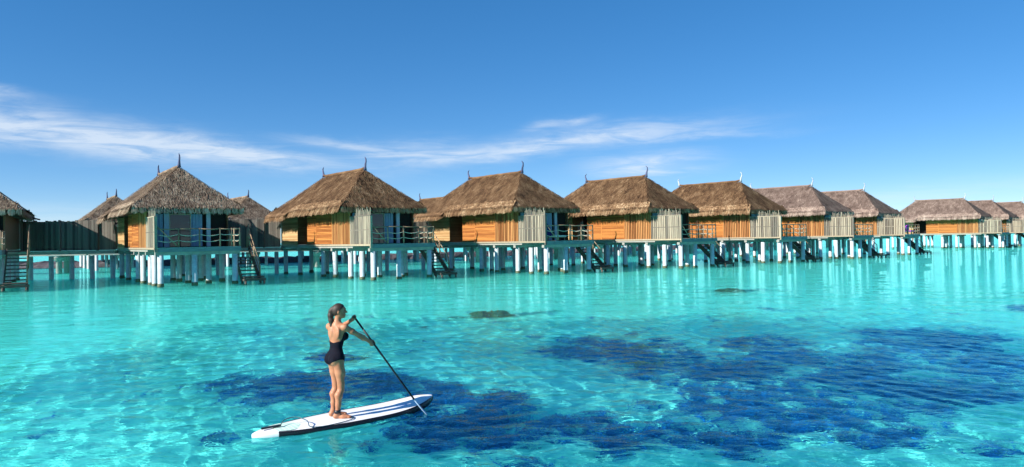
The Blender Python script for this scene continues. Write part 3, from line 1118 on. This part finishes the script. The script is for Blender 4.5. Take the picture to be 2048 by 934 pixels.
mpad, n, p = material('green_grid_pad')
tcn = n.new('ShaderNodeTexCoord').outputs['Object']
br = n.new('ShaderNodeTexBrick')
n.put(br.inputs['Vector'], tcn)
br.offset = 0
br.inputs['Scale'].default_value = 1
br.inputs['Color1'].default_value = (.42, .68, .56, 1)
br.inputs['Color2'].default_value = (.46, .72, .60, 1)
br.inputs['Mortar'].default_value = (.75, .85, .80, 1)
br.inputs['Mortar Size'].default_value = .006
br.inputs['Brick Width'].default_value = .06
br.inputs['Row Height'].default_value = .06
n.put(p.inputs['Base Color'], br.outputs[0])
p.inputs['Roughness'].default_value = .7
prof = [(0, -.045), (.55, -.042), (.86, -.02), (.985, .015), (1.0, .045), (.985, .072), (.93, .088), (.6, .098), (0, .102)]
b = MB()
NS = 64
vs, fs = [], []
ring = [(px_, pz_) for px_, pz_ in prof] + [(-px_, pz_) for px_, pz_ in prof[-2:0:-1]]
ss = [math.sin(math.pi / 2 * (-1 + 2 * k / (NS - 1))) * .9995 for k in range(NS)]
for s_ in ss:
    hw = half_w(s_)
    th = .35 + .65 * min(1, hw / .2)
    for px_, pz_ in ring:
        vs.append((px_ * hw, s_ * BL_ / 2, .03 + (pz_ - .03) * th + rocker(s_)))
m_ = len(ring)
for i in range(NS - 1):
    for j in range(m_):
        j2 = (j + 1) % m_
        fs.append((i * m_ + j, i * m_ + j2, (i + 1) * m_ + j2, (i + 1) * m_ + j))
fs += [tuple(range(m_))[::-1], tuple(range((NS - 1) * m_, NS * m_))]
b.add(vs, fs, True)
b.build('hull', mdeck, board)
# black rail: a skin a few millimetres proud of the hull side, from near the tail round the nose
b = MB()
vs, fs = [], []
rl = [(.86, -.0215), (1.0, .012), (1.012, .045), (.998, .074), (.945, .0905)]
path = [(s_, 1) for s_ in ss if s_ > -.80] + [(s_, -1) for s_ in ss[::-1] if s_ > -.80]
for s_, sg_ in path:
    hw = half_w(s_) + .004
    th = .35 + .65 * min(1, hw / .2)
    for px_, pz_ in rl:
        yy = s_ * BL_ / 2 + (.006 if s_ > .97 else 0)
        vs.append((sg_ * px_ * hw, yy, .03 + (pz_ - .03) * th + rocker(s_) + .0015))
k_ = len(rl)
for i in range(len(path) - 1):
    for j in range(k_ - 1):
        fs.append((i * k_ + j, i * k_ + j + 1, (i + 1) * k_ + j + 1, (i + 1) * k_ + j))
b.add(vs, fs, True)
b.build('rail', M['black'], board)
# tail pad
b = MB()
vs, fs = [], []
for i in range(15):
    s_ = -.80 + .26 * i / 14
    hw = half_w(s_) * .90 * (1 - .75 * max(0, (s_ + .70) / .16) ** 2)
    for j in range(7):
        q_ = -1 + 2 * j / 6
        vs.append((q_ * hw, s_ * BL_ / 2, .1065 - .010 * abs(q_) ** 2 + rocker(s_) + .001))
for i in range(14):
    for j in range(6):
        fs.append((i * 7 + j, i * 7 + j + 1, (i + 1) * 7 + j + 1, (i + 1) * 7 + j))
b.add(vs, fs, True)
b.build('deck_pad', mpad, board)

# ------------------------------------------------------------------ signed-distance modelling for the figure
class Field:
    def __init__(self, lo_, hi_, h):
        self.lo = np.array(lo_, float)
        self.h = h
        self.n = np.ceil((np.array(hi_) - self.lo) / h).astype(int) + 1
        self.ax = [(self.lo[i] + h * np.arange(self.n[i])).astype('f') for i in range(3)]
        self.d = np.full(self.n, .2, 'f')

    def copy(self):
        c_ = Field.__new__(Field)
        c_.__dict__ = dict(self.__dict__)
        c_.d = self.d.copy()
        return c_

    def sub(self, lo_, hi_):
        i0 = np.clip(np.floor((np.array(lo_) - self.lo) / self.h).astype(int), 0, self.n - 1)
        i1 = np.clip(np.ceil((np.array(hi_) - self.lo) / self.h).astype(int) + 1, 1, self.n)
        sl = tuple(slice(a_, b_) for a_, b_ in zip(i0, i1))
        g = np.meshgrid(*[self.ax[k][sl[k]] for k in range(3)], indexing='ij')
        return sl, g

    def blend(self, sl, dn, k):
        a_ = self.d[sl]
        h_ = np.maximum(k - np.abs(a_ - dn), 0) / k
        self.d[sl] = np.minimum(a_, dn) - h_ * h_ * k / 4

    def cone(self, p0, r0, p1, r1, k=.02):
        p0, p1 = np.array(p0, float), np.array(p1, float)
        m = max(r0, r1) + .06
        sl, g = self.sub(np.minimum(p0, p1) - m, np.maximum(p0, p1) + m)
        ba = p1 - p0
        L2 = float(ba @ ba) + 1e-9
        t_ = np.clip(((g[0] - p0[0]) * ba[0] + (g[1] - p0[1]) * ba[1] + (g[2] - p0[2]) * ba[2]) / L2, 0, 1)
        dd = np.sqrt((g[0] - p0[0] - ba[0] * t_) ** 2 + (g[1] - p0[1] - ba[1] * t_) ** 2 + (g[2] - p0[2] - ba[2] * t_) ** 2) - (r0 + (r1 - r0) * t_)
        self.blend(sl, dd.astype('f'), k)

    def chain(self, pts, rads, k=.02):
        for i in range(len(pts) - 1):
            self.cone(pts[i], rads[i], pts[i + 1], rads[i + 1], k)

    def ell(self, c_, r_, k=.03, yaw=0.0, pitch=0.0):
        m = max(r_) + .06
        c_ = np.array(c_, float)
        sl, g = self.sub(c_ - m, c_ + m)
        x_, y_, z_ = g[0] - c_[0], g[1] - c_[1], g[2] - c_[2]
        if yaw:
            x_, y_ = x_ * math.cos(yaw) + y_ * math.sin(yaw), -x_ * math.sin(yaw) + y_ * math.cos(yaw)
        if pitch:
            y_, z_ = y_ * math.cos(pitch) + z_ * math.sin(pitch), -y_ * math.sin(pitch) + z_ * math.cos(pitch)
        k0 = np.sqrt((x_ / r_[0]) ** 2 + (y_ / r_[1]) ** 2 + (z_ / r_[2]) ** 2) + 1e-6
        k1 = np.sqrt((x_ / r_[0] ** 2) ** 2 + (y_ / r_[1] ** 2) ** 2 + (z_ / r_[2] ** 2) ** 2) + 1e-6
        self.blend(sl, (k0 * (k0 - 1) / k1).astype('f'), k)

    def grid(self):
        return np.meshgrid(*self.ax, indexing='ij', sparse=True)

    def mesh(self, name, mat):
        """naive surface nets"""
        d = self.d
        ins = d < 0
        cnt = np.zeros(np.array(d.shape) - 1, 'i1')
        for i in (0, 1):
            for j in (0, 1):
                for k in (0, 1):
                    cnt += ins[i:d.shape[0] - 1 + i, j:d.shape[1] - 1 + j, k:d.shape[2] - 1 + k]
        cells = np.argwhere((cnt > 0) & (cnt < 8))
        idx_ = np.full(cnt.shape, -1, 'i4')
        idx_[tuple(cells.T)] = np.arange(len(cells))
        acc = np.zeros((len(cells), 3))
        num = np.zeros(len(cells))
        cor = [(i, j, k) for i in (0, 1) for j in (0, 1) for k in (0, 1)]
        for a_ in range(8):
            for b_ in range(a_ + 1, 8):
                ca_, cb_ = np.array(cor[a_]), np.array(cor[b_])
                if np.abs(ca_ - cb_).sum() != 1: continue
                da = d[tuple((cells + ca_).T)]
                db = d[tuple((cells + cb_).T)]
                cr = (da < 0) != (db < 0)
                t_ = np.where(cr, da / np.where(cr, da - db, 1), 0)
                acc += np.where(cr[:, None], ca_ + (cb_ - ca_) * t_[:, None], 0)
                num += cr
        vv_ = self.lo + self.h * (cells + acc / num[:, None])
        Q = []
        for ax_ in range(3):
            o1, o2 = [(1, 2), (2, 0), (0, 1)][ax_]
            sA = [slice(None)] * 3
            sB = [slice(None)] * 3
            sA[ax_] = slice(0, -1)
            sB[ax_] = slice(1, None)
            A_, B_ = ins[tuple(sA)], ins[tuple(sB)]
            e_ = np.argwhere(A_ != B_)
            ok = (e_[:, o1] > 0) & (e_[:, o2] > 0) & (e_[:, o1] < d.shape[o1] - 1) & (e_[:, o2] < d.shape[o2] - 1)
            e_ = e_[ok]
            fl = A_[tuple(e_.T)]
            u1 = np.zeros(3, int); u1[o1] = 1
            u2 = np.zeros(3, int); u2[o2] = 1
            q_ = np.stack([idx_[tuple((e_ - u1 - u2).T)], idx_[tuple((e_ - u2).T)], idx_[tuple(e_.T)], idx_[tuple((e_ - u1).T)]], -1)
            Q.append(np.where(fl[:, None], q_, q_[:, ::-1]))
        return np_mesh(name, vv_, np.concatenate(Q), mat, True)


mskin, n, p = material('tanned_skin')
tcn = n.new('ShaderNodeTexCoord').outputs['Object']
n.put(p.inputs['Base Color'], n.ramp(n.noise(tcn, 9, 4, .5), [(.3, (.36, .145, .075)), (.7, (.47, .205, .11))]))
p.inputs['Roughness'].default_value = .5
p.inputs['Specular IOR Level'].default_value = .35
p.inputs['Subsurface Weight'].default_value = .12
p.inputs['Subsurface Radius'].default_value = (.012, .005, .003)
msuit = plain('navy_swimsuit', (.006, .006, .013), .85, .12, .2, 30, .1)
mhair, n, p = material('dark_brown_hair')
tcn = n.new('ShaderNodeTexCoord').outputs['Object']
hn = n.noise(n.mapping(tcn, (60, 60, 6)), 1.0, 3, .6)
n.put(p.inputs['Base Color'], n.ramp(hn, [(.3, (.012, .006, .004)), (.7, (.042, .019, .012))]))
p.inputs['Roughness'].default_value = .6
bpn = n.new('ShaderNodeBump')
bpn.inputs['Strength'].default_value = .5
bpn.inputs['Distance'].default_value = .004
n.put(bpn.inputs['Height'], hn)
n.put(p.inputs['Normal'], bpn.outputs[0])

FEET = BT.lerp(BN, .438)
DECK_Z = .061
woman = empty('person', (FEET.x, FEET.y, DECK_Z), BRZ)
tag(woman, 'woman in navy backless swimsuit with ponytail, standing on board and paddling', 'person')
A3 = lambda *q: np.array(q, float)
TW = R(22)                                        # shoulders turned to her left, right shoulder forward


def tw(x_, y_, z_):
    return A3(x_ * math.cos(TW) - y_ * math.sin(TW), x_ * math.sin(TW) + y_ * math.cos(TW), z_)


F = Field((-.32, -.27, -.012), (.34, .66, 1.64), .005)
HX, HY = -.01, -.035                              # hips
# feet
heelL, toeL = A3(-.085, -.075, .030), A3(-.035, .125, .016)
heelR, toeR = A3(.075, -.085, .030), A3(.185, .085, .016)
for he, to in ((heelL, toeL), (heelR, toeR)):
    fd = (to - he) / np.linalg.norm(to - he)
    sd_ = A3(fd[1], -fd[0], 0)
    mid = he + (to - he) * .5
    F.cone(he, .029, mid + A3(0, 0, .004), .027, .02)
    F.cone(mid + A3(0, 0, .006), .028, to, .019, .025)
    F.ell(he * .4 + to * .6 + A3(0, 0, -.004), (.036, .06, .018), .03, yaw=math.atan2(-fd[0], fd[1]))
    for q_ in range(5):
        b0 = to + sd_ * (q_ - 2) * .0145 - fd * (.008 + .004 * abs(q_ - 1.5))
        F.cone(b0, .011, b0 + fd * (.022 - .002 * q_), .009, .008)
# legs
for sd_, he, to in ((-1, heelL, toeL), (1, heelR, toeR)):
    fd = (to - he) / np.linalg.norm(to - he)
    ank = he + fd * .030 + A3(0, 0, .052)
    knee = A3(HX + sd_ * .078 + (.010 if sd_ > 0 else 0), HY + .035, .44)
    hip = A3(HX + sd_ * .082, HY + .0, .82)
    back = A3(0, -1, 0)
    F.cone(he + A3(0, 0, .01), .028, ank, .033, .03)
    calf = ank + (knee - ank) * .66 + back * .016
    F.chain([ank, ank + (knee - ank) * .30 + back * .004, calf, knee + A3(0, 0, -.05)], [.033, .036, .051, .043], .03)
    F.cone(knee + A3(0, .0, -.05), .043, knee + A3(0, .008, .03), .044, .03)
    F.chain([knee + A3(0, 0, .02), knee + (hip - knee) * .5 + A3(0, .012, 0), hip], [.046, .068, .082], .03)
# pelvis, buttocks, waist, ribcage
F.ell((HX, HY + .005, .865), (.150, .098, .105), .05)
for sd_ in (-1, 1):
    F.ell((HX + sd_ * .068, HY - .062, .815), (.074, .060, .076), .03)
F.ell((HX, HY + .015, .985), (.096, .070, .12), .05, yaw=TW * .4)
F.ell((.0, -.012, 1.13), (.119, .080, .14), .05, yaw=TW)
F.ell(tw(0, -.008, 1.225), (.130, .072, .085), .05, yaw=TW)
for sd_ in (-1, 1):
    F.ell(tw(sd_ * .068, .070, 1.135), (.056, .050, .055), .03)
    F.cone(tw(0, -.012, 1.29), .050, tw(sd_ * .135, -.006, 1.275), .044, .05)
    F.ell(tw(sd_ * .065, -.070, 1.20), (.05, .02, .07), .04)      # shoulder blade
torso = F.copy()
# neck and head; the face looks a little to her right
NK = A3(.0, -.012, 1.30)
HC = A3(.012, .020, 1.497)
FY = R(-26)
fdir = A3(-math.sin(FY), math.cos(FY), 0)
fsid = A3(fdir[1], -fdir[0], 0)


def hd(s_, f_, z_):
    return HC + fsid * s_ + fdir * f_ + A3(0, 0, z_)


F.cone(NK, .054, HC + A3(0, -.01, -.06), .045, .04)
F.ell(HC + A3(0, 0, .01), (.071, .090, .094), .02, yaw=FY)
F.ell(hd(0, .030, -.050), (.052, .058, .052), .03, yaw=FY)
F.ell(hd(0, .066, -.085), (.024, .020, .018), .02, yaw=FY)       # chin
F.cone(hd(0, .084, .012), .010, hd(0, .108, -.022), .0125, .012)  # nose
F.ell(hd(0, .083, -.052), (.022, .014, .007), .008, yaw=FY)      # lips
F.ell(hd(0, .081, -.062), (.020, .014, .007), .008, yaw=FY)
F.ell(hd(0, .078, .030), (.045, .014, .010), .02, yaw=FY)        # brow
for sd_ in (-1, 1):
    F.ell(hd(sd_ * .070, -.006, -.010), (.012, .018, .030), .008, yaw=FY)
# paddle geometry in her frame
WM = Matrix.Translation((FEET.x, FEET.y, DECK_Z)) @ Matrix.Rotation(BRZ, 4, 'Z')
E_ = np.array(WM.inverted() @ Vector((PADDLE_IN.x, PADDLE_IN.y, 0)))
TOP = A3(.035, .245, 1.395)
sh_d = (E_ - TOP) / np.linalg.norm(E_ - TOP)
LOW = TOP + (E_ - TOP) * .262
# arms
shR, shL = tw(.150, -.004, 1.268), tw(-.150, -.004, 1.268)


def hand(c_, ax_, wrist, thumb_up):
    """palm, four fingers and a thumb closed round a bar through c_ along ax_"""
    w_ = wrist - c_
    w_ = w_ - ax_ * (w_ @ ax_)
    w_ /= np.linalg.norm(w_)
    n_ = np.cross(ax_, w_)
    R0 = .023
    circ = lambda an_, off, r_=R0: c_ + ax_ * off + (w_ * math.cos(an_) + n_ * math.sin(an_)) * r_
    for q_ in range(4):
        off = (-.028 + .019 * q_) * -thumb_up
        ln = (.92, 1.0, .97, .80)[3 - q_] if thumb_up > 0 else (.92, 1.0, .97, .80)[q_]
        an_ = [R(20), R(80), R(140), R(140 + 75 * ln)]
        F.chain([circ(a_, off, R0 + (.004 if k_ == 0 else 0)) for k_, a_ in enumerate(an_)], [.0105, .0098, .0092, .0085], .006)
    F.ell(c_ + w_ * .036 + n_ * .006, (.022, .022, .030), .015)
    F.cone(c_ + w_ * .030 - ax_ * .026, .012, c_ + w_ * .034 + ax_ * .026, .012, .012)
    F.cone(c_ + w_ * .036, .022, wrist, .0225, .02)
    th = [circ(R(-10), thumb_up * .030, R0 + .012), circ(R(-60), thumb_up * .034), circ(R(-125), thumb_up * .026)]
    F.chain(th, [.0125, .0105, .0092], .008)


wrR = LOW + (A3(.165, .25, 1.125) - LOW) / np.linalg.norm(A3(.165, .25, 1.125) - LOW) * .075
elR = A3(.172, .262, 1.130)
F.chain([shR, shR + (elR - shR) * .45 + A3(.004, 0, 0), elR], [.043, .037, .031], .03)
F.chain([elR, elR + (wrR - elR) * .35, wrR], [.036, .036, .0235], .02)
hand(LOW, sh_d, wrR, -1)
gx_ = np.cross(sh_d, A3(0, 0, 1)); gx_ /= np.linalg.norm(gx_)       # grip bar across the shaft top
GR = TOP - sh_d * .0
elL = A3(-.205, .165, 1.235)
wrL = GR + (elL - GR) / np.linalg.norm(elL - GR) * .072 + A3(0, 0, -.01)
F.chain([shL, shL + (elL - shL) * .45, elL], [.047, .041, .034], .03)
F.chain([elL, elL + (wrL - elL) * .35, wrL], [.036, .035, .0235], .02)
hand(GR, gx_, wrL, 1)
link('body', F.mesh('body', mskin), woman)
# swimsuit: a skin over the torso, low at the back, high at the front
g = torso.grid()
xt = g[0] * math.cos(TW) + g[1] * math.sin(TW)
yt = -g[0] * math.sin(TW) + g[1] * math.cos(TW)
front = np.clip((yt + .055) / .085, 0, 1)
front = front * front * (3 - 2 * front)
ztop = 1.055 + .03 * np.abs(xt) / .12 + .165 * front - 1.0 * np.clip(np.abs(xt) - .075, 0, 1) * (front > .8)
zlow = .728 + .088 * np.clip(np.abs(g[0] - HX) / .15, 0, 1.2) ** 1.1
suit = torso.copy()
suit.d = np.maximum(np.maximum(torso.d - .0055, (g[2] - ztop).astype('f')), (zlow - g[2]).astype('f'))
sw_ = link('swimsuit', suit.mesh('swimsuit', msuit), woman)
pts = [tw(.062, .088, 1.19), tw(.058, .060, 1.27), tw(.050, .008, 1.335), tw(.0, -.066, 1.348), tw(-.050, .008, 1.335), tw(-.058, .060, 1.27), tw(-.062, .088, 1.19)]
MB().tube(pts, .007, 6).build('halter_strap', msuit, sw_)
# hair: swept-back cap and ponytail
Hf = Field((-.2, -.3, 1.15), (.2, .2, 1.66), .004)
Hf.ell(HC + A3(0, 0, .012) - fdir * .006, (.0785, .0975, .099), .02, yaw=FY)
g = Hf.grid()
fy = (g[0] - HC[0]) * fdir[0] + (g[1] - HC[1]) * fdir[1]
zz = g[2] - HC[2]
cut = np.maximum(fy - .006 - .85 * zz - .9 * np.clip(zz - .05, 0, 1), (-.062 - .4 * np.clip(-fy, 0, .05)) - zz)
Hf.d = np.maximum(Hf.d, (cut * .7).astype('f'))
PT = hd(0, -.095, .035)
Hf.chain([hd(0, -.070, .040), PT, hd(0, -.112, .0), hd(.0, -.116, -.06), hd(.004, -.108, -.13), hd(.006, -.098, -.205), hd(.004, -.092, -.25)],
         [.028, .022, .030, .037, .036, .027, .010], .02)
link('hair', Hf.mesh('hair', mhair), woman)
for sd_ in (-1, 1):
    c_ = hd(sd_ * .031, .0795, .008)
    q_ = MB()
    vs, fs = [], []
    for j in range(5):
        ph = -math.pi / 2 + math.pi * j / 4
        for i in range(8):
            th_ = 2 * math.pi * i / 8
            vs.append(c_ + A3(.011 * math.cos(th_) * math.cos(ph), .010 * math.sin(th_) * math.cos(ph), .007 * math.sin(ph)))
    for j in range(4):
        for i in range(8):
            fs.append((j * 8 + i, j * 8 + (i + 1) % 8, (j + 1) * 8 + (i + 1) % 8, (j + 1) * 8 + i))
    q_.add(vs, fs, True).build('eye', M['dark'], woman)

# ------------------------------------------------------------------ paddle
pd = empty('paddle', WM @ Vector(E_))
tag(pd, 'black paddle held by the woman, its pale blade dipping into the water', 'paddle')
RW3 = Matrix.Rotation(BRZ, 3, 'Z')
sdir = RW3 @ Vector(sh_d)
topw = RW3 @ Vector(TOP - E_)
gw = RW3 @ Vector(gx_)
MB().tube([topw, -sdir * .26], .0145, 10).build('shaft', M['black'], pd)
MB().tube([topw - gw * .055, topw - gw * .03, topw + gw * .03, topw + gw * .055], [.014, .017, .017, .014], 10).build('grip', M['black'], pd)
mbl = plain('pale_blade', (.36, .48, .66), .35, .4)
bn_ = sdir.cross(gw).normalized()
side_ = gw
b = MB()
vs, fs = [], []
NBL = 12
for i in range(NBL + 1):
    f_ = i / NBL
    wv = .018 + .075 * math.sin(min(1, f_ * 1.25) * math.pi / 2) ** 1.4 - .05 * max(0, (f_ - .85) / .15) ** 2
    c_ = sdir * (-.27 + .46 * f_) - bn_ * (.05 * f_ * f_)
    for sg_, off in ((-1, 0), (0, .012), (1, 0), (0, -.012)):
        vs.append(c_ + side_ * sg_ * wv + bn_ * off)
for i in range(NBL):
    for j in range(4):
        fs.append((i * 4 + j, i * 4 + (j + 1) % 4, i * 4 + 4 + (j + 1) % 4, i * 4 + 4 + j))
fs += [(0, 1, 2, 3), tuple(NBL * 4 + k for k in (3, 2, 1, 0))]
b.add(vs, fs, True)
b.build('blade', mbl, pd)

# ------------------------------------------------------------------ leash
lr = empty('leash', (BC.x, BC.y, -.04), BRZ)
tag(lr, 'thin dark leash running from the board tail to the right ankle cuff', 'leash')
off = Vector((FEET.x - BC.x, FEET.y - BC.y, 0))
fy_ = off.x * BU.x + off.y * BU.y
fx_ = off.x * BU.y - off.y * BU.x
ank = heelR + (toeR - heelR) / np.linalg.norm(toeR - heelR) * .030
LZ = DECK_Z + .04
az = Vector((fx_ + ank[0], fy_ + ank[1], LZ))
b = MB().lathe([(.036, .070), (.046, .072), (.047, .118), (.037, .120)], 14, (az.x, az.y))
for k in range(len(b.v)):
    b.v[k] = (b.v[k][0], b.v[k][1], b.v[k][2] + LZ)
b.box(az.x - .065, az.x - .040, az.y - .02, az.y + .02, LZ + .075, LZ + .115)
b.build('ankle_cuff', M['black'], lr)
MB().bar((-.01, -1.27, .128), (.02, -1.02, .135), .045, .02).build('tail_strap', M['black'], lr)
pts = [Vector(q_) for q_ in ((.02, -1.02, .135), (-.08, -.93, .17), (-.05, -.78, .19), (.14, -.70, .16), (.27, -.72, .115), (.325, -.60, .098), (.33, -.35, .098), (.29, -.12, .105), (.20, -.04, .108), (.12, -.10, .115))]
pts += [az + Vector((-.02, -.05, .05)), az + Vector((-.05, 0, .095))]
fine = []
for i in range(len(pts) - 1):
    p_0, p_1, p_2, p_3 = pts[max(i - 1, 0)], pts[i], pts[i + 1], pts[min(i + 2, len(pts) - 1)]
    for k in range(6):
        t_ = k / 6
        fine.append(.5 * ((2 * p_1) + (p_2 - p_0) * t_ + (2 * p_0 - 5 * p_1 + 4 * p_2 - p_3) * t_ * t_ + (-p_0 + 3 * p_1 - 3 * p_2 + p_3) * t_ ** 3))
MB().tube(fine + [pts[-1]], .0065, 6).build('cord', plain('blue_grey_cord', (.05, .10, .13), .6, .3), lr)
